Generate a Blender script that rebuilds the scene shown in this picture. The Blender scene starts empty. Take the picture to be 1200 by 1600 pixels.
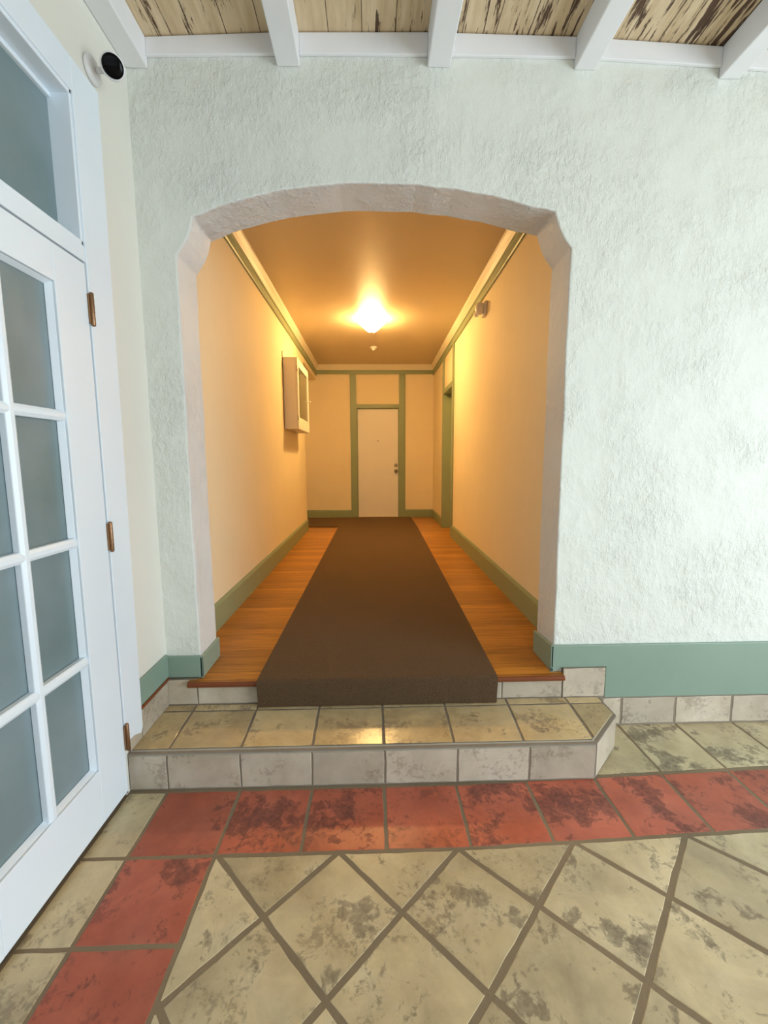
import bpy, bmesh, math, random
from mathutils import Vector, Matrix
random.seed(11)
SC = bpy.context.scene
COL = SC.collection

# ------------------------------------------------------------------ materials
def srgb(r, g, b):
    f = lambda c: (c/255/12.92) if c/255 <= .04045 else ((c/255+.055)/1.055)**2.4
    return (f(r), f(g), f(b), 1)

class N:
    """small node-tree writer"""
    def __init__(s, name):
        s.m = bpy.data.materials.new(name); s.m.use_nodes = True
        s.t = s.m.node_tree; s.b = s.t.nodes['Principled BSDF']
        s.out = s.t.nodes['Material Output']
    def n(s, typ, **kw):
        x = s.t.nodes.new(typ)
        for k, v in kw.items(): setattr(x, k, v)
        return x
    def l(s, a, b): s.t.links.new(a, b)
    def co(s, scale=(1, 1, 1)):
        c = s.n('ShaderNodeTexCoord'); mp = s.n('ShaderNodeMapping')
        mp.inputs['Scale'].default_value = scale
        s.l(c.outputs['Object'], mp.inputs['Vector']); return mp.outputs['Vector']
    def noise(s, vec, scale, detail=4, rough=.5, w=None, dist=0):
        x = s.n('ShaderNodeTexNoise'); x.inputs['Scale'].default_value = scale
        x.inputs['Detail'].default_value = detail; x.inputs['Roughness'].default_value = rough
        x.inputs['Distortion'].default_value = dist
        s.l(vec, x.inputs['Vector'])
        if w is not None:
            x.noise_dimensions = '4D'; s.l(w, x.inputs['W'])
        return x.outputs['Fac']
    def ramp(s, fac, stops, interp='LINEAR'):
        x = s.n('ShaderNodeValToRGB'); x.color_ramp.interpolation = interp
        e = x.color_ramp.elements
        while len(e) < len(stops): e.new(.5)
        for el, (p, c) in zip(e, stops):
            el.position = p; el.color = c if len(c) == 4 else (*c, 1)
        s.l(fac, x.inputs['Fac']); return x.outputs['Color']
    def mix(s, fac, a, b, mode='MIX'):
        x = s.n('ShaderNodeMix', data_type='RGBA', blend_type=mode)
        for sock, v in ((x.inputs[0], fac), (x.inputs[6], a), (x.inputs[7], b)):
            if hasattr(v, 'links') or hasattr(v, 'is_output'): s.l(v, sock)
            else: sock.default_value = v
        return x.outputs[2]
    def math(s, op, a, b=0.0, c=None):
        x = s.n('ShaderNodeMath', operation=op)
        for i, v in enumerate((a, b) if c is None else (a, b, c)):
            if hasattr(v, 'is_output'): s.l(v, x.inputs[i])
            else: x.inputs[i].default_value = v
        return x.outputs[0]
    def bump(s, h, strength=.3, dist=.01, prev=None):
        x = s.n('ShaderNodeBump'); x.inputs['Strength'].default_value = strength
        x.inputs['Distance'].default_value = dist
        s.l(h, x.inputs['Height'])
        if prev is not None: s.l(prev, x.inputs['Normal'])
        return x.outputs['Normal']
    def fin(s, color=None, rough=.6, normal=None, spec=None, metal=0):
        B = s.b
        if color is not None:
            if hasattr(color, 'is_output'): s.l(color, B.inputs['Base Color'])
            else: B.inputs['Base Color'].default_value = color
        if hasattr(rough, 'is_output'): s.l(rough, B.inputs['Roughness'])
        else: B.inputs['Roughness'].default_value = rough
        if normal is not None: s.l(normal, B.inputs['Normal'])
        if spec is not None: B.inputs['Specular IOR Level'].default_value = spec
        B.inputs['Metallic'].default_value = metal
        return s.m

def paint(name, col, rough=.5, var=.05, bump=.06, bscale=60, spec=.4):
    w = N(name); v = w.co()
    f = w.noise(v, 2.2, 5, .6)
    c2 = tuple(max(0, x*(1-var*2)) for x in col[:3])+(1,)
    c = w.ramp(f, [(.3, c2), (.7, col)])
    return w.fin(c, rough, w.bump(w.noise(v, bscale, 4), bump, .004), spec)

def stucco(name, col, fine=1.0, strength=.75):
    """hand-trowelled stucco: raised smears and pits, all as relief"""
    w = N(name); v = w.co()
    warp = w.n('ShaderNodeMapping'); warp.inputs['Rotation'].default_value = (0, math.radians(40), 0)
    warp.inputs['Scale'].default_value = (1, 1, .5)
    w.l(v, warp.inputs['Vector'])
    a = w.noise(warp.outputs['Vector'], 58*fine, 7, .64)
    a2 = w.noise(v, 28*fine, 5, .62)
    msk = w.ramp(w.noise(v, 2.6, 3, .55), [(.36, (.12, .12, .12)), (.66, (1, 1, 1))])
    d = w.noise(v, 150*fine, 3, .6)
    sm = w.math('SMOOTH_MAX', w.math('MULTIPLY', w.math('ADD', a, a2), .5), .44, .06)
    h = w.math('MULTIPLY', sm, msk)
    h = w.math('ADD', w.math('MULTIPLY', h, 1.5), w.math('MULTIPLY', d, .10))
    f = w.noise(v, 1.6, 4)
    c = w.ramp(f, [(.3, tuple(x*.97 for x in col[:3])+(1,)), (.7, col)])
    return w.fin(c, .62, w.bump(h, strength, .022), .3)

def tile_mat(name, c1, c2, c3, stain, amount, rough=.30, chip=True):
    w = N(name); v = w.co()
    at = w.n('ShaderNodeAttribute', attribute_name='tid')
    W = w.math('MULTIPLY', at.outputs['Fac'], 37.0)
    base = w.ramp(w.noise(v, 5.5, 6, .6, W), [(.25, c1), (.5, c2), (.75, c3)])
    tone = w.ramp(w.math('FRACT', w.math('MULTIPLY', at.outputs['Fac'], 7.31)),
                  [(0, (.80, .78, .74)), (1, (1.08, 1.06, 1.02))])
    base = w.mix(1.0, base, tone, 'MULTIPLY')
    # flaked dark patches: clustered, ragged
    big = w.noise(v, 5.5, 3, .5, W, .5)
    rag = w.noise(v, 22.0, 9, .70, W, .8)
    am = w.math('MULTIPLY', w.math('FRACT', w.math('MULTIPLY', at.outputs['Fac'], 3.77)), .075)
    s = w.math('ADD', w.math('MULTIPLY', big, .55), w.math('MULTIPLY', rag, .47))
    s = w.math('ADD', s, am)
    mask = w.ramp(s, [(amount, (0, 0, 0)), (amount+.03, (.75, .75, .75)), (amount+.09, (1, 1, 1))])
    tint = w.ramp(w.noise(v, 60, 4, .6, W), [(.35, (.82, .82, .82)), (.65, (.5, .5, .5))])
    m2 = w.math('MULTIPLY', mask, tint)
    # thin scuffs and worn, dirt-rubbed areas
    fine = w.noise(v, 48.0, 8, .68, W, .4)
    f2 = w.math('ADD', w.math('MULTIPLY', fine, .6), w.math('MULTIPLY', w.noise(v, 6.5, 2, .5, w.math('ADD', W, 5.0)), .5))
    scuff = w.ramp(f2, [(.60, (0, 0, 0)), (.66, (.42, .42, .42))])
    colr = w.mix(m2, base, stain)
    colr = w.mix(scuff, colr, stain)
    soft = w.ramp(w.noise(v, 4.2, 9, .66, W, .5), [(.42, (0, 0, 0)), (.72, (.42, .42, .42))])
    colr = w.mix(soft, colr, stain)
    rr = w.math('ADD', w.math('MULTIPLY', mask, .22), rough)
    h = w.math('SUBTRACT', w.noise(v, 13, 5, .55, W), w.math('MULTIPLY', mask, .25))
    return w.fin(colr, rr, w.bump(h, .16, .006), .45)

M = {}
M['stucco'] = stucco('pale stucco', (.79, .81, .75, 1))
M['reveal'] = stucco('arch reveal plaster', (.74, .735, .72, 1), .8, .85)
M['cream'] = paint('smooth cream paint', (.80, .78, .70, 1), .55, .02, .10, 40)
M['hall'] = paint('hall cream paint', (.85, .72, .49, 1), .72, .02, .12, 26, .22)
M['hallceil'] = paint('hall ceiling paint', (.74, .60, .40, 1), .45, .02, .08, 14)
M['white'] = paint('white gloss paint', (.82, .90, .97, 1), .32, .02, .05, 30, .5)
M['beam'] = paint('white beam paint', (.87, .87, .89, 1), .5, .03, .2, 18)
M['offwhite'] = paint('offwhite cabinet paint', (.80, .74, .66, 1), .42, .02, .05)
M['door'] = paint('white door paint', (.82, .77, .71, 1), .42, .02, .04)
M['sage'] = paint('sage green paint', (.245, .345, .275, 1), .42, .04, .10, 22, .5)
M['olive'] = paint('green hall trim', (.27, .32, .18, 1), .42, .04, .08, 22, .5)
M['crown'] = paint('cream moulding', (.84, .75, .58, 1), .45, .02, .05)
M['grout'] = paint('grout', (.27, .205, .13, 1), .8, .14, .5, 90, .2)
M['joint'] = paint('pale tile joint', (.30, .25, .19, 1), .8, .14, .5, 90, .2)
M['mortar'] = paint('mortar edge', (.42, .38, .31, 1), .6, .14, .4, 60, .3)
M['brass'] = N('aged brass').fin((.30, .17, .09, 1), .38, None, .5, .85)
M['steel'] = N('dull steel').fin((.35, .30, .24, 1), .35, None, .5, .9)
M['plastic'] = paint('white plastic', (.80, .80, .80, 1), .35, .01, .02)
M['black'] = N('black lens').fin((.002, .002, .003, 1), .04, None, .12)
M['dark'] = N('dark gap').fin((.02, .018, .015, 1), .8)
M['tan'] = tile_mat('cream tile', srgb(182, 166, 132), srgb(206, 191, 155), srgb(218, 207, 176), srgb(86, 73, 60), .602)
M['tread'] = tile_mat('cream tread tile', srgb(196, 172, 126), srgb(212, 190, 146), srgb(220, 200, 162), srgb(100, 84, 70), .64, .22)
M['riser'] = tile_mat('pale riser tile', srgb(186, 174, 154), srgb(202, 191, 174), srgb(212, 202, 188), srgb(124, 108, 94), .66, .4)
M['red'] = tile_mat('red tile', srgb(176, 88, 64), srgb(194, 104, 80), srgb(202, 118, 96), srgb(84, 52, 48), .578)

def wood_mat():
    w = N('varnished floorboards'); v = w.co()
    sp = w.n('ShaderNodeSeparateXYZ'); w.l(v, sp.inputs[0])
    k = w.math('DIVIDE', sp.outputs['Y'], .083)
    idx = w.math('FLOOR', k)
    wn = w.n('ShaderNodeTexWhiteNoise', noise_dimensions='1D'); w.l(idx, wn.inputs['W'])
    st = w.co((1.2, 22, 1))
    g = w.noise(st, 3.0, 6, .6, wn.outputs['Value'], .4)
    c = w.ramp(g, [(.25, srgb(112, 66, 18)), (.5, srgb(186, 124, 42)), (.8, srgb(210, 150, 66))])
    tone = w.ramp(wn.outputs['Value'], [(0, (.62, .57, .50)), (1, (1.05, 1.04, 1.0))])
    c = w.mix(1.0, c, tone, 'MULTIPLY')
    fr = w.math('FRACT', k)
    gap = w.math('LESS_THAN', fr, .035)
    c = w.mix(w.math('MULTIPLY', gap, .65), c, (.03, .012, .004, 1))
    return w.fin(c, .30, w.bump(w.math('SUBTRACT', g, gap), .08, .003), .45)
M['wood'] = wood_mat()
M['nosing'] = paint('stained wood nosing', srgb(128, 66, 30), .4, .15, .1, 30)

def carpet_mat():
    w = N('dark brown carpet'); v = w.co()
    f = w.noise(v, 210, 4, .8); b = w.noise(v, 3, 4)
    c = w.ramp(f, [(.3, (.034, .020, .010)), (.7, (.165, .098, .052))])
    c = w.mix(w.ramp(b, [(.3, (0, 0, 0)), (.8, (.35, .35, .35))]), c, (.12, .07, .034, 1))
    m = w.fin(c, .95, w.bump(f, .8, .006), .1)
    w.b.inputs['Sheen Weight'].default_value = .25
    w.b.inputs['Sheen Tint'].default_value = (.6, .45, .3, 1)
    return m
M['carpet'] = carpet_mat()

def board_mat():
    w = N('peeling tan boards'); v = w.co()
    sp = w.n('ShaderNodeSeparateXYZ'); w.l(v, sp.inputs[0])
    k = w.math('DIVIDE', w.math('ADD', sp.outputs['X'], .03), .145)
    idx = w.math('FLOOR', k); fr = w.math('FRACT', k)
    wn = w.n('ShaderNodeTexWhiteNoise', noise_dimensions='1D'); w.l(idx, wn.inputs['W'])
    st = w.co((14, 1.6, 1))
    g = w.noise(st, 2.2, 6, .62, wn.outputs['Value'])
    c = w.ramp(g, [(.3, srgb(196, 170, 132)), (.6, srgb(222, 200, 166)), (.8, srgb(230, 214, 186))])
    st2 = w.co((30, 3.2, 1))
    p = w.noise(st2, 1.5, 7, .66, wn.outputs['Value'], .3)
    area = w.noise(v, 1.3, 2)
    bare = w.ramp(w.math('ADD', w.math('MULTIPLY', p, .8), w.math('MULTIPLY', area, .3)), [(.585, (0, 0, 0)), (.62, (1, 1, 1))])
    c = w.mix(w.math('MULTIPLY', bare, .9), c, srgb(62, 34, 26))
    gap = w.math('LESS_THAN', w.math('ADD', fr, w.math('MULTIPLY', p, .05)), .052)
    c = w.mix(w.math('MULTIPLY', gap, .8), c, srgb(48, 28, 22))
    return w.fin(c, .75, w.bump(w.math('SUBTRACT', g, bare), .3, .005), .2)
M['boards'] = board_mat()

def frosted():
    w = N('frosted glass'); v = w.co()
    f = w.noise(v, 3.0, 3)
    c = w.ramp(f, [(.3, srgb(126, 148, 150)), (.7, srgb(150, 168, 174))])
    m = w.fin(c, .30, w.bump(w.noise(v, 240, 2), .08, .001), .5)
    w.b.inputs['Transmission Weight'].default_value = .25
    return m
M['frost'] = frosted()
def clear_dark():
    w = N('cabinet glass')
    m = w.fin((.20, .19, .12, 1), .08, None, .4)
    w.b.inputs['Transmission Weight'].default_value = .35
    w.b.inputs['IOR'].default_value = 1.25
    return m
M['glass'] = clear_dark()
def glow(name, col, s):
    w = N(name); w.b.inputs['Base Color'].default_value = (.9, .85, .75, 1)
    w.b.inputs['Emission Color'].default_value = col
    w.b.inputs['Emission Strength'].default_value = s
    return w.m
LAMP = (1.0, .62, .225, 1)
M['glow'] = glow('lit lamp glass', LAMP, 190)

# ------------------------------------------------------------------ mesh helpers
class MB:
    def __init__(s): s.bm = bmesh.new(); s.mi = 0
    def poly(s, pts):
        f = s.bm.faces.new([s.bm.verts.new(p) for p in pts]); f.material_index = s.mi; return f
    def box(s, x0, x1, y0, y1, z0, z1):
        vs = [s.bm.verts.new((x, y, z)) for z in (z0, z1) for x, y in ((x0, y0), (x1, y0), (x1, y1), (x0, y1))]
        for a in ((3, 2, 1, 0), (4, 5, 6, 7), (0, 1, 5, 4), (1, 2, 6, 5), (2, 3, 7, 6), (3, 0, 4, 7)):
            s.bm.faces.new([vs[i] for i in a]).material_index = s.mi
        return s
    def prism(s, pts, d):
        """extrude a 3-D polygon along vector d"""
        d = Vector(d); a = [s.bm.verts.new(p) for p in pts]; b = [s.bm.verts.new(Vector(p)+d) for p in pts]
        n = len(pts)
        s.bm.faces.new(a[::-1]).material_index = s.mi; s.bm.faces.new(b).material_index = s.mi
        for i in range(n):
            s.bm.faces.new((a[i], a[(i+1) % n], b[(i+1) % n], b[i])).material_index = s.mi
        return s
    def lathe(s, prof, at=(0, 0, 0), axis=(0, 0, 1), seg=28):
        """prof: (radius, height) along axis"""
        q = Vector((0, 0, 1)).rotation_difference(Vector(axis)); at = Vector(at); rings = []
        for r, h in prof:
            if r < 1e-6: rings.append([s.bm.verts.new(at+q @ Vector((0, 0, h)))])
            else: rings.append([s.bm.verts.new(at+q @ Vector((r*math.cos(t*2*math.pi/seg), r*math.sin(t*2*math.pi/seg), h))) for t in range(seg)])
        for A, B in zip(rings, rings[1:]):
            for t in range(seg):
                u = (t+1) % seg
                f = [A[t], A[u], B[u], B[t]] if len(A) > 1 and len(B) > 1 else ([A[0], B[u], B[t]] if len(A) == 1 else [A[t], A[u], B[0]])
                ff = s.bm.faces.new(f); ff.material_index = s.mi; ff.smooth = True
        for R in (rings[0], rings[-1]):
            if len(R) > 1: s.bm.faces.new(R).material_index = s.mi
        return s
    def tube(s, pts, r, seg=12):
        for a, b in zip(pts, pts[1:]):
            a, b = Vector(a), Vector(b); d = b-a
            s.lathe([(r, 0), (r, d.length)], a, d.normalized(), seg)
        return s
    def build(s, name, mats, parent=None, bevel=0, seg=2, kind=None):
        bmesh.ops.recalc_face_normals(s.bm, faces=s.bm.faces[:])
        me = bpy.data.meshes.new(name); s.bm.to_mesh(me); s.bm.free()
        for m in (mats if isinstance(mats, (list, tuple)) else [mats]): me.materials.append(m)
        o = bpy.data.objects.new(name, me); COL.objects.link(o)
        if parent is not None: o.parent = parent
        if kind: o['kind'] = kind
        if bevel:
            b = o.modifiers.new('Bevel', 'BEVEL'); b.width = bevel; b.segments = seg; b.limit_method = 'ANGLE'; b.angle_limit = math.radians(35)
        return o

def empty(name, loc=(0, 0, 0), kind=None):
    o = bpy.data.objects.new(name, None); COL.objects.link(o); o.location = (0, 0, 0)
    o.empty_display_size = .1
    if kind: o['kind'] = kind
    return o
def tag(o, label, cat=None, group=None):
    o['label'] = label
    if cat: o['category'] = cat
    if group: o['group'] = group
    return o

# ------------------------------------------------------------------ dimensions
YW, YB = 2.1135, 2.342          # arch wall front and back
XL = -1.05                      # lobby left wall
ZS, ZC = .172, .306             # step tread and hall floor
XHL = -1.03                     # hall left wall
HX = lambda y: 1.075+.0145*(y-2.3)     # hall right wall (drifts outward slightly)
YF, ZH = 8.25, 3.14             # hall end wall and ceiling
ZB, ZBM = 3.236, 3.112          # lobby boards, beam underside
XR = 3.6                        # lobby right wall
YBK = -3.4                      # lobby back wall

# ------------------------------------------------------------------ tiles
def clip(poly, n, c):
    """keep n.p <= c"""
    out = []
    for i in range(len(poly)):
        a, b = poly[i], poly[(i+1) % len(poly)]
        da, db = n[0]*a[0]+n[1]*a[1]-c, n[0]*b[0]+n[1]*b[1]-c
        if da <= 0: out.append(a)
        if (da < 0 < db) or (db < 0 < da):
            t = da/(da-db); out.append((a[0]+t*(b[0]-a[0]), a[1]+t*(b[1]-a[1])))
    return out
def area(p): return .5*sum(p[i][0]*p[(i+1) % len(p)][1]-p[(i+1) % len(p)][0]*p[i][1] for i in range(len(p)))
def inset(p, g):
    if area(p) < 0: p = p[::-1]
    q = list(p)
    for i in range(len(p)):
        a, b = p[i], p[(i+1) % len(p)]; dx, dy = b[0]-a[0], b[1]-a[1]; L = math.hypot(dx, dy)
        if L < 1e-6: continue
        n = (dy/L, -dx/L); q = clip(q, n, n[0]*a[0]+n[1]*a[1]-g)
        if len(q) < 3: return []
    return q
def rough_edge(p, step=.045, j=.0016):
    out = []
    for i in range(len(p)):
        a, b = p[i], p[(i+1) % len(p)]; L = math.hypot(b[0]-a[0], b[1]-a[1]); k = max(1, int(L/step))
        for t in range(k):
            f = t/k; out.append((a[0]+f*(b[0]-a[0])+random.uniform(-j, j), a[1]+f*(b[1]-a[1])+random.uniform(-j, j)))
    return out
class Tiles(MB):
    """one tiled surface: grout bed and handmade tiles, each tile carrying its own random number"""
    def __init__(s):
        super().__init__(); s.lay = s.bm.faces.layers.float.new('tid')
    def tile(s, poly, mp, mi, g=.012, depth=.0012, ch=.0030):
        q = inset(poly, g/2)
        if len(q) < 3 or abs(area(q)) < 2e-4: return
        q = rough_edge(q); tid = random.random()*10
        low = [s.bm.verts.new(mp(x, y, -depth)) for x, y in q]
        cx = sum(p[0] for p in q)/len(q); cy = sum(p[1] for p in q)/len(q)
        def shrink(x, y):
            L = math.hypot(x-cx, y-cy); k = max(0, (L-ch)/L); return cx+(x-cx)*k, cy+(y-cy)*k
        top = [s.bm.verts.new(mp(*shrink(x, y), 0)) for x, y in q]
        fs = [s.bm.faces.new(top)]
        for i in range(len(q)):
            j = (i+1) % len(q); fs.append(s.bm.faces.new((low[i], low[j], top[j], top[i])))
        for f in fs: f.material_index = mi; f[s.lay] = tid

rect = lambda x0, x1, y0, y1: [(x0, y0), (x1, y0), (x1, y1), (x0, y1)]

# ---- lobby floor
T = Tiles()
def fl(x, y, h): return (x, y+.036*max(0, x-.34), h)
gx = [-.886, -.576, -.270, .040, .350, .660, .968, 1.280, 1.590, 1.900, 2.210, 2.520, 2.830, 3.140, 3.450, 3.60]
R0, R1 = 1.402, 1.712
yrows = [R1, R0]+[R0-.288*(i+1) for i in range(17)]
for a, b in zip(gx, gx[1:]):                              # red border along the step
    T.tile(rect(a, b, R0, R1), fl, 1)
for b, a in zip(yrows[1:], yrows[2:]):                    # red border running towards us
    T.tile(rect(gx[0], gx[1], a, b), fl, 1)
for b, a in zip(yrows, yrows[1:]):                        # cut cream tiles by the glazed door
    T.tile(rect(XL, gx[0], a, b), fl, 0)
for a, b in zip(gx[5:], gx[6:]):                          # cream row under the right-hand wall
    T.tile(rect(a+.01, b+.01, R1+.008, 2.075), fl, 0)
D = .4317; h = D/2
for i in range(-4, 26):                                   # diagonal field
    for j in range(0, 26):
        for cx, cy in ((-.565+i*D+h, R0-j*D), (-.565+i*D, R0-h-j*D)):
            p = [(cx-h, cy), (cx, cy-h), (cx+h, cy), (cx, cy+h)]
            for n, c in (((0, 1), R0), ((-1, 0), .576), ((1, 0), XR), ((0, -1), -YBK)):
                p = clip(p, n, c)
                if len(p) < 3: break
            if len(p) >= 3: T.tile(p, fl, 0, .017)
T.mi = 2
T.box(XL-.15, XR, YBK, YW, -.10, -.0009)
T.build('floor', [M['tan'], M['red'], M['grout']], kind='structure')

# ---- tiled step
T = Tiles()
out = [(XL, 1.722), (.970, 1.722), (1.172, 1.925), (1.172, 2.0930), (XL, 2.0930)]
def tr(x, y, h): return (x, y, ZS+h)
sx = [XL, -.886, -.576, -.270, .040, .348, .656, .970, 1.18]
bx_ = [XL, -.900, -.586, -.276, .040, .354, .676, .988, 1.20]
for k in range(len(sx)-1):
    p = [(sx[k], 1.745), (sx[k+1], 1.745), (bx_[k+1], 2.030), (bx_[k], 2.030)]
    if k == len(sx)-2: p = [(.972, 1.745), (1.165, 1.935), (1.165, 2.030), (.990, 2.030)]
    T.tile(p, tr, 0, .011)
    T.tile([(bx_[k], 2.030), (min(bx_[k+1], 1.165), 2.030), (min(bx_[k+1], 1.165), 2.089), (bx_[k], 2.089)], tr, 0, .009)
rx = [XL, -.886, -.576, -.270, .044, .360, .676, .970]
def rf(x, z, h): return (x, 1.722-h, z)
for a, b in zip(rx, rx[1:]): T.tile(rect(a, b, .002, ZS-.010), rf, 1, .008, .0025, .002)
dch = Vector((.202, .203, 0)).normalized(); nch = Vector((dch.y, -dch.x, 0)); Lc = .2864
def cf(u, z, h): return tuple(Vector((.970, 1.722, z))+dch*u+nch*h)
T.tile(rect(.004, Lc, .004, ZS-.004), cf, 1, .008)
def sf(y, z, h): return (1.172+h, y, z)
T.tile(rect(1.925, 2.080, .004, ZS-.004), sf, 1, .006)
T.mi = 2
T.prism([(x, y, 0) for x, y in inset(out, .0028)], (0, 0, ZS-.0028))
T.mi = 3      # sloping mortar nosing along the front edge
for a, b in (((XL+.004, 1.722), (.966, 1.722)), ((.970, 1.726), (1.168, 1.925))):
    d = Vector((b[0]-a[0], b[1]-a[1], 0)).normalized(); nn = Vector((-d.y, d.x, 0))
    A = Vector((*a, ZS-.012)); 
    T.prism([A-nn*.0005, A+nn*.021+Vector((0, 0, .0125)), A+nn*.021+Vector((0, 0, -.004))], d*(Vector((b[0]-a[0], b[1]-a[1], 0)).length))
step = T.build('tiled_step', [M['tread'], M['riser'], M['joint'], M['mortar']])
tag(step, 'low cream tiled step with one cut-off corner in front of the arch', 'step')

# ---- upper riser tiles under the wooden nosing
T = Tiles()
def r2(x, z, h): return (x, 2.088-h, z)
r2x = [-.895, -.584, -.272, .040, .354, .660, .973]
for a, b in zip(r2x, r2x[1:]): T.tile(rect(a, b, ZS, .276), r2, 0, .007)
T.tile(rect(XL, -.895, ZS, .308), r2, 0, .007)
T.tile(rect(.976, 1.20, ZS-.002, .330), r2, 0, .006)
T.mi = 1
T.box(XL, .975, 2.0905, YW-.001, .12, .2755); T.box(XL, -.895, 2.0905, YW-.001, .2755, .307); T.box(.978, 1.198, 2.0905, YW-.001, .12, .329)
T.build('trim_1', [M['riser'], M['joint']], kind='structure')

# ---- tile skirting: right-hand wall, and the left wall beside the step
T = Tiles()
def rb(x, z, h): return (x, YW-.014-h, z)
kx = [1.19, 1.300, 1.590, 1.896, 2.20, 2.51, 2.82, 3.13, 3.44, 3.6]
for a, b in zip(kx, kx[1:]): T.tile(rect(a, b, .004, .158), rb, 0, .012)
T.mi = 1; T.box(1.19, XR, YW-.0115, YW, 0, .158)
T.build('baseboard_front', [M['riser'], M['joint']], kind='structure')
T = Tiles()
def lb(y, z, h): return (XL+.012+h, y, z)
T.tile(rect(1.735, 1.83, ZS, .30), lb, 0, .003); T.tile(rect(1.83, 2.086, ZS, .300), lb, 0, .006)
T.mi = 1; T.box(XL, XL+.0095, 1.735, 2.088, ZS, .303)
T.build('baseboard_left', [M['riser'], M['joint']], kind='structure')

# ------------------------------------------------------------------ arch wall
arch = [(-.881, 2.330), (-.858, 2.362), (-.832, 2.400), (-.812, 2.446), (-.800, 2.494)]
for x, z in [(-.75, 2.514), (-.686, 2.537), (-.57, 2.570), (-.485, 2.590), (-.397, 2.607), (-.31, 2.621), (-.224, 2.632), (-.137, 2.640),
             (-.051, 2.644), (.035, 2.646), (.122, 2.645), (.21, 2.640), (.30, 2.633), (.385, 2.624), (.472, 2.611), (.56, 2.594),
             (.65, 2.574), (.74, 2.555), (.80, 2.545)]:
    arch.append((x, z+random.uniform(-.004, .004)))
arch += [(.850, 2.533), (.862, 2.500), (.876, 2.462), (.898, 2.420), (.922, 2.390), (.936, 2.374)]
def wobble(x, z0, z1, n):
    return [(x+random.uniform(-.0025, .0025), z0+(z1-z0)*i/n) for i in range(1, n)]
ring = [(XL-.2, 0), (XL-.2, 3.4), (XR+.2, 3.4), (XR+.2, 0), (.930, 0), (.930, ZC)]
ring += wobble(.930, ZC, 2.37, 14)+[(x, z) for x, z in arch[::-1]]+wobble(-.881, 2.33, ZC, 14)+[(-.881, ZC), (-.881, 0)]
w = MB()
va = [w.bm.verts.new((x, YW, z)) for x, z in ring]; vb = [w.bm.verts.new((x, YB, z)) for x, z in ring]
w.bm.faces.new(va).material_index = 0; w.bm.faces.new(vb[::-1]).material_index = 2
n = len(ring)
for i in range(n):
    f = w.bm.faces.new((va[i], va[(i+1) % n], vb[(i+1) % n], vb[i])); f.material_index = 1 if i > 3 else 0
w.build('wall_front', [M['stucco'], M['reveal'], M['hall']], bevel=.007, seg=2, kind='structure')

# ------------------------------------------------------------------ lobby shell
dY0, dY1, dZ1 = .10, 1.700, 2.72       # glazed double door and transom opening
w = MB(); w.box(XL-.15, XL, 1.70, YW, 0, 3.4); w.box(XL-.15, XL, YBK, .10, 0, 3.4); w.box(XL-.15, XL, .10, 1.70, dZ1, 3.4)
w.build('wall_left', M['cream'], kind='structure')
w = MB(); w.box(XR, XR+.2, 1.10, YW, 0, 3.4); w.box(XR, XR+.2, YBK, -2.2, 0, 3.4); w.box(XR, XR+.2, -2.2, 1.10, 2.55, 3.4)
w.build('wall_right', M['stucco'], kind='structure')
w = MB(); w.box(XL-.15, -.5, YBK-.2, YBK, 0, 3.4); w.box(2.6, XR+.2, YBK-.2, YBK, 0, 3.4); w.box(-.5, 2.6, YBK-.2, YBK, 2.5, 3.4)
w.build('wall_back', M['stucco'], kind='structure')
def lerp(t, x):
    for (a, p), (b, q) in zip(t, t[1:]):
        if x <= b: return p+(q-p)*(x-a)/(b-a)
    return t[-1][1]
roof = [(-1.3, 3.190), (-.95, 3.206), (-.42, 3.232), (.25, 3.245), (.9, 3.240), (1.55, 3.214), (2.3, 3.18), (3.9, 3.12)]    # old boards, slightly sagging to the sides
zb = lambda x: lerp(roof, x)
zbm = lambda x: lerp([(-1.3, 3.084), (-1.0, 3.090), (-.35, 3.107), (.3, 3.114), (.95, 3.115), (1.6, 3.090), (2.3, 3.055), (3.9, 3.0)], x)
w = MB(); w.prism([(x, YBK-.2, z) for x, z in roof]+[(x, YBK-.2, z+.04) for x, z in roof[::-1]], (0, YW-YBK+.2, 0))
w.build('ceiling', M['boards'], kind='structure')
w = MB()
for x0, x1 in ((-.955, -.400), (-.300, .258), (.358, .910), (1.005, 1.568), (1.66, 2.225), (2.32, 2.88), (2.975, 3.53)):
    w.prism([(x0, YW-.016, zbm(x0)+.040), (x1, YW-.016, zbm(x1)+.040), (x1, YW-.016, zb(x1)-.004), (x0, YW-.016, zb(x0)-.004)], (0, .0155, 0))
w.build('trim_2', M['beam'], bevel=.003, kind='structure')
for k, (x0, x1) in enumerate(((XL+.0005, -.955), (-.400, -.300), (.258, .358), (.910, 1.005), (1.568, 1.660), (2.225, 2.32), (2.88, 2.975), (3.53, 3.6))):
    m = zbm((x0+x1)/2); w = MB()
    w.prism([(x0, YBK, m), (x1, YBK, m), (x1, YBK, zb(x1)-.0005), (x0, YBK, zb(x0)-.0005)], (0, YW-.0005-YBK, 0))
    o = w.build('ceiling_beam', M['beam'], bevel=.005, kind='structure')
w = MB(); w.box(XL-8, XR+9, YBK-9, YBK-.2, -.14, -.04); w.box(XR+.2, XR+9, YBK-.2, YB+6, -.14, -.04)
w.build('ground', paint('pale paving', (.5, .49, .46, 1), .8, .1, .3, 8), kind='structure')

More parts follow.
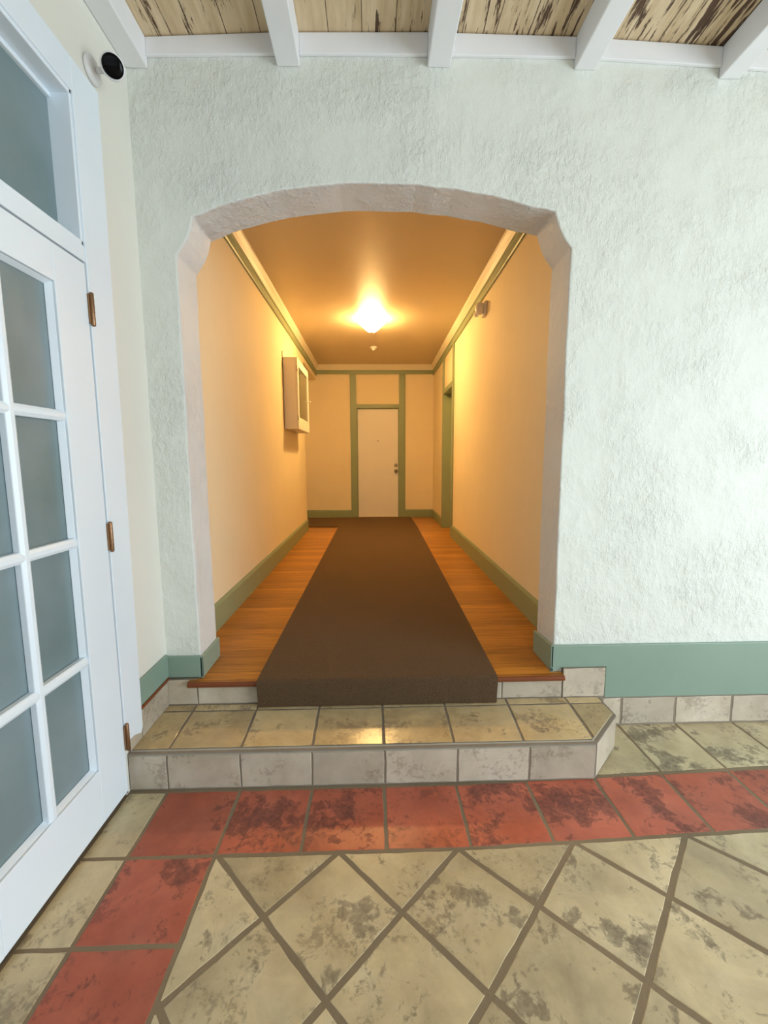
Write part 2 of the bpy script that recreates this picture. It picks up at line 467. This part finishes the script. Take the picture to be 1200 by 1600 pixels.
# ---- green painted base of the lobby (wraps into the arch)
w = MB()
z1 = .448
w.prism([(.914, YW-.014, .328), (1.205, YW-.014, .328), (1.205, YW-.014, .158), (XR, YW-.014, .158), (XR, YW-.014, z1), (.914, YW-.014, z1)], (0, .0135, 0))
w.prism([(.9295, YW-.014, .306), (.9295, YB+.01, .306), (.9295, YB+.01, .43), (.9295, YW-.014, z1)], (-.014, 0, 0))
w.prism([(.9155, YW-.014, .3), (.975, YW-.014, .328), (.9155, YW-.014, .330)], (0, .0135, 0))
w.build('baseboard_right', M['sage'], bevel=.004, kind='structure')
w = MB()
w.box(XL+.0005, -.867, YW-.013, YW-.0005, .311, .424)
w.box(-.8805, -.867, YW-.013, YB+.01, .307, .42)
w.box(XL+.0005, XL+.013, 1.828, YW-.013, .318, .436)
w.build('baseboard_arch', M['sage'], bevel=.004, kind='structure')
w = MB(); w.box(XL+.0005, XL+.016, 1.828, YW-.02, .303, .318)
w.build('trim_3', M['nosing'], bevel=.002, kind='structure')

# ------------------------------------------------------------------ glazed door (door_1) and transom (window_1)
XD = XL+.012
d1 = empty('door_1', kind='structure'); tag(d1, 'white glazed double door with frosted panes in the left wall', None)
w = MB()
w.prism([(XL, 1.700, .235), (XL, 1.765, .228), (XL, 1.815, .205), (XL, 1.830, .225), (XL, 1.848, 1.5), (XL, 1.858, 2.80), (XL, 1.700, 2.80)], (.016, 0, 0))
w.box(XL, XL+.016, -.05, 1.70, 2.685, 2.80)
w.box(XL-.15, XL, 1.700, 1.712, 0, 2.72)
w.box(XL-.10, XL+.013, .10, 1.700, 2.122, 2.178)
w.box(XL, XL+.016, -.05, .10, 0, 2.80)
w.box(XL-.09, XL-.06, 1.686, 1.701, .005, 2.122)
w.build('door_frame', M['white'], d1, bevel=.003)
prof_y = lambda a, b: (a, b)
def leaf(y0, y1, stile, cols, name):
    """solid stiles and rails, bevelled glazing bars"""
    w = MB(); x0, x1 = XD-.042, XD
    gy0, gy1 = y0+stile, y1-stile
    w.box(x0, x1, y0, gy0, .026, 2.115); w.box(x0, x1, gy1, y1, .026, 2.115)
    w.box(x0, x1, gy0, gy1, .026, .245); w.box(x0, x1, gy0, gy1, 1.992, 2.115)
    def bar(a, b, axis, lo, hi, e=0):     # ogee-like glazing bar: wide back, narrow face
        m = (a+b)/2; hw = (b-a)/2; g = XD-.030
        pr = [(g, -hw), (XD-.010+e, -hw), (XD-.003+e, -hw*.35), (XD-.003+e, hw*.35), (XD-.010+e, hw), (g, hw)]
        if axis == 'z': w.prism([(x, m+t, lo) for x, t in pr], (0, 0, hi-lo))
        else: w.prism([(x, lo, m+t) for x, t in pr], (0, hi-lo, 0))
    for zc in (.678, 1.117, 1.557): bar(zc-.018, zc+.018, 'y', gy0, gy1)
    pw = (gy1-gy0)/cols
    for i in range(1, cols): bar(gy0+i*pw-.018, gy0+i*pw+.018, 'z', .245, 1.992, .0008)
    # sloped sticking round the glass field
    for a, b, zz0, zz1 in ((gy0, .012, .245, 1.992), (gy1, -.012, .245, 1.992)):
        w.prism([(XD-.008, a, zz0), (XD-.030, a, zz0), (XD-.030, a+b, zz0)], (0, 0, zz1-zz0))
    for a, b in ((.245, .012), (1.992, -.012)):
        w.prism([(XD-.008, gy0, a), (XD-.030, gy0, a), (XD-.030, gy0, a+b)], (0, gy1-gy0, 0))
    o = w.build(name, M['white'], d1, bevel=.0025)
    g = MB(); g.box(XD-.038, XD-.031, gy0-.005, gy1+.005, .24, 1.997); g.build('glass', M['frost'], o)
    return o
leaf(.914, 1.694, .165, 2, 'door_leaf')
leaf(.112, .910, .165, 2, 'door_leaf')
for zc in (1.960, 1.108, .262):
    w = MB(); a = (XL+.022, 1.702, zc-.055)
    w.lathe([(.0, -.006), (.006, -.004), (.0075, 0), (.0075, .110), (.006, .114), (0, .116)], a, (0, 0, 1), 14)
    for q in (.022, .044, .066, .088): w.lathe([(.0081, q), (.0081, q+.0015)], a, (0, 0, 1), 14)
    w.box(XL+.0125, XL+.020, 1.690, 1.7135, zc-.052, zc+.052)
    w.build('hinge', M['brass'], d1)
w1 = empty('window_1', kind='structure'); tag(w1, 'frosted transom window above the white glazed door', None)
w = MB(); t0, t1 = .10, 1.700
w.box(XL-.075, XL+.010, t0, t0+.05, 2.178, 2.70); w.box(XL-.075, XL+.010, t1-.012, t1, 2.178, 2.70)
w.box(XL-.075, XL+.010, t0, t1, 2.672, 2.70); w.box(XL-.075, XL+.010, t0, t1, 2.178, 2.195)
w.box(XL-.08, XL-.052, t0+.05, t1-.012, 2.195, 2.215); w.box(XL-.08, XL-.052, t0+.05, t1-.012, 2.655, 2.672)
w.build('window_frame', M['white'], w1, bevel=.003)
w = MB(); w.box(XL-.072, XL-.066, t0+.03, t1-.005, 2.19, 2.68); w.build('glass', M['frost'], w1)
# the room behind the frosted glass
w = MB(); w.box(XL-2.2, XL-2.1, -1, 3, -.1, 3.2); w.box(XL-2.1, XL-.15, -1.1, -1, -.1, 3.2); w.box(XL-2.1, XL-.15, 2.0, 2.1, -.1, 3.2)
w.box(XL-2.1, XL-.15, -1, 2.0, -.1, 0); w.box(XL-2.1, XL-.15, -1, 2.0, 3.1, 3.2)
w.build('wall_neighbour', paint('grey room paint', (.35, .38, .38, 1)), kind='structure')

# ------------------------------------------------------------------ hall shell
w = MB(); w.prism([(XHL-.8, 2.062, .279), (XHL-.8, YF, .279), (1.35, YF, .279), (1.35, 2.2, .279), (.930, 2.2, .279), (.930, 2.105, .279), (.972, 2.105, .279), (.972, 2.062, .279),
           (-.93, 2.062, .279), (-.93, 2.105, .279), (-.881, 2.105, .279), (-.881, 2.2, .279), (XHL-.8, 2.2, .279)][1:], (0, 0, ZC-.279))
w.build('floor_corridor', M['wood'], bevel=.003, kind='structure')
w = MB()
pr = [(2.075, .277), (2.058, .278), (2.049, .285), (2.049, .296), (2.056, .3045), (2.075, .3065)]
w.prism([(-.930, y, z) for y, z in pr], (1.902, 0, 0))
w.build('trim_4', M['nosing'], bevel=.002, kind='structure')
YO = 6.78                               # side passage opens in the left wall beyond here
w = MB(); w.box(XHL-.20, XHL, YB+.0005, YO, .2, ZH+.1); w.box(XHL-.20, XHL, YO, YF, 2.88, ZH+.1)
w.build('wall_corridor_left', M['hall'], bevel=.004, kind='structure')
w = MB()
def rw(y0, y1, z0, z1, t=.2):
    w.prism([(HX(y0), y0, z0), (HX(y1), y1, z0), (HX(y1)+t, y1, z0), (HX(y0)+t, y0, z0)], (0, 0, z1-z0))
DY0, DY1 = 6.10, 6.90
rw(YB+.0005, DY0, .2, ZH+.1); rw(DY1, YF, .2, ZH+.1); rw(DY0, DY1, 2.43, ZH+.1)
w.build('wall_corridor_right', M['hall'], bevel=.004, kind='structure')
w = MB(); w.box(-2.7, -.285, YF, YF+.2, .2, ZH+.1); w.box(.515, 1.6, YF, YF+.2, .2, ZH+.1); w.box(-.285, .515, YF, YF+.2, 2.375, ZH+.1)
w.build('wall_corridor_end', M['hall'], kind='structure')
w = MB(); w.box(-2.7, 1.5, YB+.0005, YF, ZH, ZH+.1)
w.build('ceiling_corridor', M['hallceil'], kind='structure')
w = MB(); w.box(-.6, .8, YF+.09, YF+.2, .2, 2.5); w.box(1.5, 1.6, 5.5, YF+.2, .2, 2.6); w.box(-2.6, -2.5, YO-.6, YF, .2, ZH); w.box(-2.6, XHL-.20, YO-.7, YO-.6, .2, ZH); w.box(-2.6, XHL-.8, YO-.7, YF, .2, ZC); w.box(-.4, .6, YF+.0005, YF+.09, .2, ZC-.002)  # passage walls, plus unseen boxes behind the far door added to block stray light
w.build('wall_passage', M['hall'], kind='structure')

# ---- crown mouldings: cream cove above a green picture rail
def crown(path, inward, name, cw=1.0, rz=2.978):
    """path: two (x,y) ends on the wall; inward: unit vector into the hall"""
    (ax, ay), (bx, by) = path; d = Vector((bx-ax, by-ay, 0)); iv = Vector((*inward, 0))
    cove = [(0, 3.050), (.024*cw, 3.050), (.030*cw, 3.062), (.052*cw, 3.092), (.084*cw, 3.122), (.092*cw, 3.139), (0, 3.139)]
    rail = [(0, rz), (.014, rz), (.020, rz+.010), (.020, 3.022), (.028, 3.030), (.028, 3.043), (.022, 3.050), (0, 3.050)]
    w = MB(); A = Vector((ax, ay, 0))+iv*.0005
    w.mi = 0; w.prism([A+iv*t+Vector((0, 0, z)) for t, z in cove], d)
    w.mi = 1; w.prism([A+iv*t+Vector((0, 0, z)) for t, z in rail], d)
    return w.build(name, [M['crown'], M['olive']], kind='structure')
crown(((XHL, YB+.001), (XHL, YF-.001)), (1, 0), 'trim_5', .62, 2.958)
crown(((HX(YB), YB+.001), (HX(YF), YF-.001)), (-1, 0), 'trim_6', .62, 2.958)
crown(((XHL+.001, YF), (HX(YF)-.001, YF)), (0, -1), 'trim_7')

# ---- hall baseboards
def base(ax, ay, bx, by, inward, name, h=.175):
    d = Vector((bx-ax, by-ay, 0)); iv = Vector((*inward, 0)); A = Vector((ax, ay, 0))+iv*.0005
    w = MB(); w.prism([A+iv*t+Vector((0, 0, ZC+z)) for t, z in ((0, .0005), (.018, .0005), (.018, h-.02), (.008, h), (0, h))], d)
    return w.build(name, M['olive'], kind='structure')
base(XHL, YB+.001, XHL, YO, (1, 0), 'baseboard_corridor_left')
base(HX(YB), YB+.001, HX(DY0-.09), DY0-.09, (-1, 0), 'baseboard_corridor_right')
base(HX(DY1+.10), DY1+.10, HX(YF), YF-.02, (-1, 0), 'baseboard_corridor_corner', .15)
base(.63, YF, HX(YF)-.02, YF, (0, -1), 'baseboard_end_right', .15)
base(-2.45, YF, -.405, YF, (0, -1), 'baseboard_end_left', .15)

# ---- flat door at the hall end (door_2)
d2 = empty('door_2', kind='structure'); tag(d2, 'plain white flush door between green posts at the far end of the hall', None)
w = MB()
w.box(-.402, -.286, YF-.02, YF-.0005, ZC+.0005, 2.978); w.box(.512, .630, YF-.02, YF-.0005, ZC+.0005, 2.978)
w.box(-.286, .512, YF-.02, YF-.0005, 2.372, 2.435)
w.box(-.2865, -.270, YF-.012, YF+.09, ZC+.0005, 2.372); w.box(.500, .5165, YF-.012, YF+.09, ZC+.0005, 2.372); w.box(-.27, .50, YF-.012, YF+.09, 2.358, 2.374)
w.build('door_frame', M['olive'], d2, bevel=.003)
w = MB(); w.box(-.268, .498, YF+.035, YF+.075, ZC+.006, 2.355)
lf = w.build('door_leaf', M['door'], d2, bevel=.002)
w = MB(); w.lathe([(.013, 0), (.013, .003), (.006, .004), (0, .004)], (.115, YF+.035, 1.757), (0, -1, 0), 16); w.build('peephole', M['steel'], lf)
w = MB(); w.lathe([(.032, 0), (.032, .012), (.026, .02), (.012, .022), (0, .022)], (.452, YF+.035, 1.302), (0, -1, 0), 22); w.build('deadbolt', M['steel'], lf)
w = MB(); w.lathe([(.033, 0), (.033, .006), (.014, .012), (.012, .035), (.026, .045), (.029, .058), (.022, .072), (0, .076)], (.452, YF+.035, 1.192), (0, -1, 0), 22); w.build('door_knob', M['steel'], lf)

# ---- recessed doorway in the right wall (door_3)
d3 = empty('door_3', kind='structure'); tag(d3, 'recessed doorway with green casing in the right wall of the hall', None)
w = MB()
def rbx(y0, y1, z0, z1, t0, t1):
    w.prism([(HX(y0)+t0, y0, z0), (HX(y1)+t0, y1, z0), (HX(y1)+t1, y1, z0), (HX(y0)+t1, y0, z0)], (0, 0, z1-z0))
rbx(DY0-.09, DY0, ZC+.0005, 2.978, -.020, -.0005); rbx(DY1, DY1+.10, ZC+.0005, 2.978, -.020, -.0005); rbx(DY0, DY1, 2.43, 2.485, -.020, -.0005)
rbx(DY0, DY0+.015, ZC+.0005, 2.43, -.02, .19); rbx(DY1-.015, DY1, ZC+.0005, 2.43, -.02, .19); rbx(DY0+.015, DY1-.015, 2.415, 2.43, -.02, .19)
w.build('door_frame', M['olive'], d3, bevel=.003)
w = MB(); rbx(DY0+.018, DY1-.018, ZC+.006, 2.412, .145, .185); w.build('door_leaf', M['door'], d3, bevel=.002)

# ------------------------------------------------------------------ carpets
w = MB()
t = .014; z = ZC+t
prof = [(7.02, ZC+.001), (7.02, z), (2.075, z), (2.052, z-.001), (2.040, z-.006), (2.033, z-.016), (2.032, z-.03), (2.040, .24), (2.048, ZS+.002), (2.066, ZS+.002), (2.0465, .27), (2.0465, ZC+.001)]
def rx_(y, s): return (-.582 if s < 0 else .622)+(0 if s < 0 else .022*(y-2.05))+(.004*(y-2.05) if s < 0 else 0)
cols = 24; L = []
random.seed(5)
wav = [random.uniform(-.0015, .0015) for _ in range(cols+1)]
for c in range(cols+1):
    f = c/cols
    L.append([w.bm.verts.new((rx_(y, -1)*(1-f)+rx_(y, 1)*f, y+(wav[c] if y < 2.06 else 0), zz)) for y, zz in prof])
for A, B in zip(L, L[1:]):
    for i in range(len(prof)):
        j = (i+1) % len(prof); w.bm.faces.new((A[i], A[j], B[j], B[i]))
w.bm.faces.new(L[0]); w.bm.faces.new(L[-1][::-1])
o = w.build('carpet_runner', M['carpet'])
for p in o.data.polygons: p.use_smooth = False
tag(o, 'long dark brown carpet runner down the hall, front edge folded over the top step', 'carpet')
w = MB(); w.box(-2.2, .73, 7.03, 8.18, ZC+.001, ZC+.013)
o = w.build('carpet_runner', M['carpet'], bevel=.004)
tag(o, 'short dark brown carpet laid crosswise before the far white door', 'carpet')

# ------------------------------------------------------------------ wall cabinet
cab = empty('wall_cabinet'); tag(cab, 'white wall cabinet with a glass door high on the left wall of the hall', 'cabinet')
cx0, cx1, cy0, cy1, cz0, cz1 = XHL+.001, -.880, 5.20, 6.05, 1.772, 2.590
w = MB(); th = .018
w.box(cx0, cx0+.008, cy0, cy1, cz0, cz1); w.box(cx0, cx1, cy0, cy0+th, cz0, cz1); w.box(cx0, cx1, cy1-th, cy1, cz0, cz1)
w.box(cx0, cx1, cy0+th, cy1-th, cz0, cz0+th); w.box(cx0, cx1, cy0+th, cy1-th, cz1-th, cz1)
w.build('body', M['offwhite'], cab, bevel=.002)
w = MB(); w.box(cx0+.008, cx1-.02, cy0+th, cy1-th, 2.16, 2.175); w.build('shelf', M['offwhite'], cab)
w = MB(); a, b = cx1+.001, cx1+.022
w.box(a, b, cy0, cy0+.075, cz0, cz1); w.box(a, b, cy1-.075, cy1, cz0, cz1); w.box(a, b, cy0+.075, cy1-.075, cz0, cz0+.14); w.box(a, b, cy0+.075, cy1-.075, cz1-.095, cz1)
cd = w.build('door', M['offwhite'], cab, bevel=.003)
w = MB(); w.box(a+.006, a+.010, cy0+.07, cy1-.07, cz0+.135, cz1-.09); w.build('glass', M['glass'], cd)
w = MB(); w.lathe([(.008, 0), (.007, .012), (.014, .02), (.015, .027), (.009, .033), (0, .034)], (b, cy1-.035, 2.185), (1, 0, 0), 18); w.build('knob', M['offwhite'], cd)
for zc in (cz0+.13, cz1-.13):
    w = MB(); w.lathe([(.006, -.03), (.006, .03)], (b-.004, cy0-.004, zc), (0, 0, 1), 10); w.build('hinge', M['steel'], cd)
w = MB(); w.tube([(cx0+.006, cy0-.02, cz1-.03), (cx0+.006, cy0-.02, cz1+.065)], .005); w.build('cable', M['steel'], cab)

# ------------------------------------------------------------------ ceiling light
cl = empty('ceiling_light'); tag(cl, 'lit glass bowl ceiling light on the hall ceiling', 'light')
LX, LY = .010, 5.60
w = MB(); w.lathe([(.10, 0), (.10, -.012), (.085, -.022), (.05, -.028), (.02, -.03), (0, -.03)], (LX, LY, ZH-.0005)); w.build('base', M['plastic'], cl)
w = MB(); w.lathe([(.168, -.022), (.172, -.030), (.158, -.052), (.122, -.088), (.084, -.122), (.048, -.150), (.012, -.162), (.012, -.156), (.044, -.144), (.079, -.117), (.117, -.083), (.152, -.048), (.164, -.030), (.163, -.022)], (LX, LY, ZH), seg=40)
w.build('lamp_shade', M['glow'], cl)
w = MB(); w.lathe([(0, -.03), (.006, -.03), (.006, -.16), (.014, -.162), (.012, -.170), (.005, -.176), (0, -.178)], (LX, LY, ZH), seg=16); w.build('finial', M['brass'], cl)

# ---- smoke detector
w = MB(); w.lathe([(.052, 0), (.052, -.014), (.046, -.022), (.030, -.028), (.028, -.038), (.022, -.050), (0, -.054)], (.036, 6.95, ZH-.0005))
o = w.build('smoke_detector', M['plastic']); tag(o, 'small round white smoke detector on the hall ceiling beyond the light', 'smoke detector')

# ---- sensor on the right hall wall
sn = empty('motion_sensor'); tag(sn, 'small beige two-part sensor high on the right wall of the hall', 'sensor')
sy, sz = 4.32, 2.835; sxw = HX(sy)
w = MB(); w.box(sxw-.030, sxw-.002, sy-.050, sy+.050, sz-.070, sz+.062); w.build('base', M['offwhite'], sn, bevel=.008, seg=3)
w = MB(); w.lathe([(0, 0), (.046, .003), (.054, .014), (.056, .036), (.048, .058), (.026, .072), (0, .076)], (sxw-.0295, sy-.004, sz+.004), (-1, 0, 0), 24); w.build('head', M['offwhite'], sn)
w = MB(); w.lathe([(0, 0), (.022, 0), (.026, .010), (.024, .022), (.014, .030), (0, .032)], (sxw-.075, sy+.030, sz-.034), (-.8, -.3, -.5), 20); w.build('lens', M['plastic'], sn)

# ------------------------------------------------------------------ security camera
sc_ = empty('security_camera'); tag(sc_, 'white security camera with round black face on the left wall above the glazed door', 'camera')
mp = Vector((XL+.0015, 1.846, 2.868))
w = MB(); w.lathe([(.046, 0), (.047, .006), (.043, .014), (.030, .019), (.014, .021), (0, .021)], mp, (1, 0, 0), 32); w.build('mount', M['plastic'], sc_)
c0 = Vector((-.945, 1.806, 2.850)); face = (Vector((.15, -.25, 1.5))-c0).normalized()
w = MB(); w.tube([mp+Vector((.018, 0, 0)), mp+Vector((.05, -.01, -.008)), c0+Vector((-.012, .02, -.006))], .010, 14); w.build('arm', M['plastic'], sc_)
w = MB(); w.lathe([(0, -.050), (.020, -.047), (.033, -.037), (.040, -.020), (.0415, 0), (.0405, .010), (.037, .013), (0, .0132)], c0, face, 32); w.build('body', M['plastic'], sc_)
w = MB(); w.lathe([(.0355, .0134), (.0350, .016), (.028, .0185), (.012, .0196), (0, .0198)], c0, face, 32); w.build('lens', M['black'], sc_)

# ------------------------------------------------------------------ light
wd = bpy.data.worlds.new('World'); SC.world = wd; wd.use_nodes = True
bg = wd.node_tree.nodes['Background']; bg.inputs['Color'].default_value = (.66, .82, 1.0, 1); bg.inputs['Strength'].default_value = .6
def area_light(name, loc, rot, sx, sy, power, col):
    l = bpy.data.lights.new(name, 'AREA'); l.shape = 'RECTANGLE'; l.size = sx; l.size_y = sy; l.energy = power; l.color = col
    o = bpy.data.objects.new(name, l); COL.objects.link(o); o.location = loc; o.rotation_euler = rot; return o
area_light('daylight_side_opening', (XR+.15, -.55, 1.28), (0, math.radians(90), 0), 2.4, 3.2, 178, (.80, .92, 1.0))
area_light('back_fill_light', (1.05, YBK-.15, 1.25), (math.radians(90), 0, 0), 3.0, 2.4, 16, (.95, .97, 1.0))  # fill light added behind the camera, at an unseen back opening
l = bpy.data.lights.new('passage_lamp', 'POINT'); l.energy = 9; l.color = LAMP[:3]; l.shadow_soft_size = .12
o = bpy.data.objects.new('passage_lamp', l); COL.objects.link(o); o.location = (-2.1, 7.5, 2.0)

# ------------------------------------------------------------------ camera
cam = bpy.data.cameras.new('camera'); co = bpy.data.objects.new('camera', cam); COL.objects.link(co)
F, PITCH, YAW, ROLL = 674.4567, -.1201, .0266, -.0055
fw = Vector((math.sin(YAW)*math.cos(PITCH), math.cos(YAW)*math.cos(PITCH), math.sin(PITCH)))
rt = Vector((math.cos(YAW), -math.sin(YAW), 0)); up = rt.cross(fw)
r_ = rt*math.cos(ROLL)+up*math.sin(ROLL); u_ = -rt*math.sin(ROLL)+up*math.cos(ROLL)
co.matrix_world = Matrix(((r_.x, u_.x, -fw.x, 0), (r_.y, u_.y, -fw.y, 0), (r_.z, u_.z, -fw.z, 1.4023), (0, 0, 0, 1)))
cam.sensor_fit = 'VERTICAL'; cam.sensor_height = 36; cam.lens = F*36/1600; cam.clip_start = .02
SC.camera = co
SC.view_settings.view_transform = 'Standard'; SC.view_settings.look = 'None'
SC.view_settings.exposure = 0.0; SC.view_settings.gamma = 1; SC.view_settings.use_curve_mapping = False
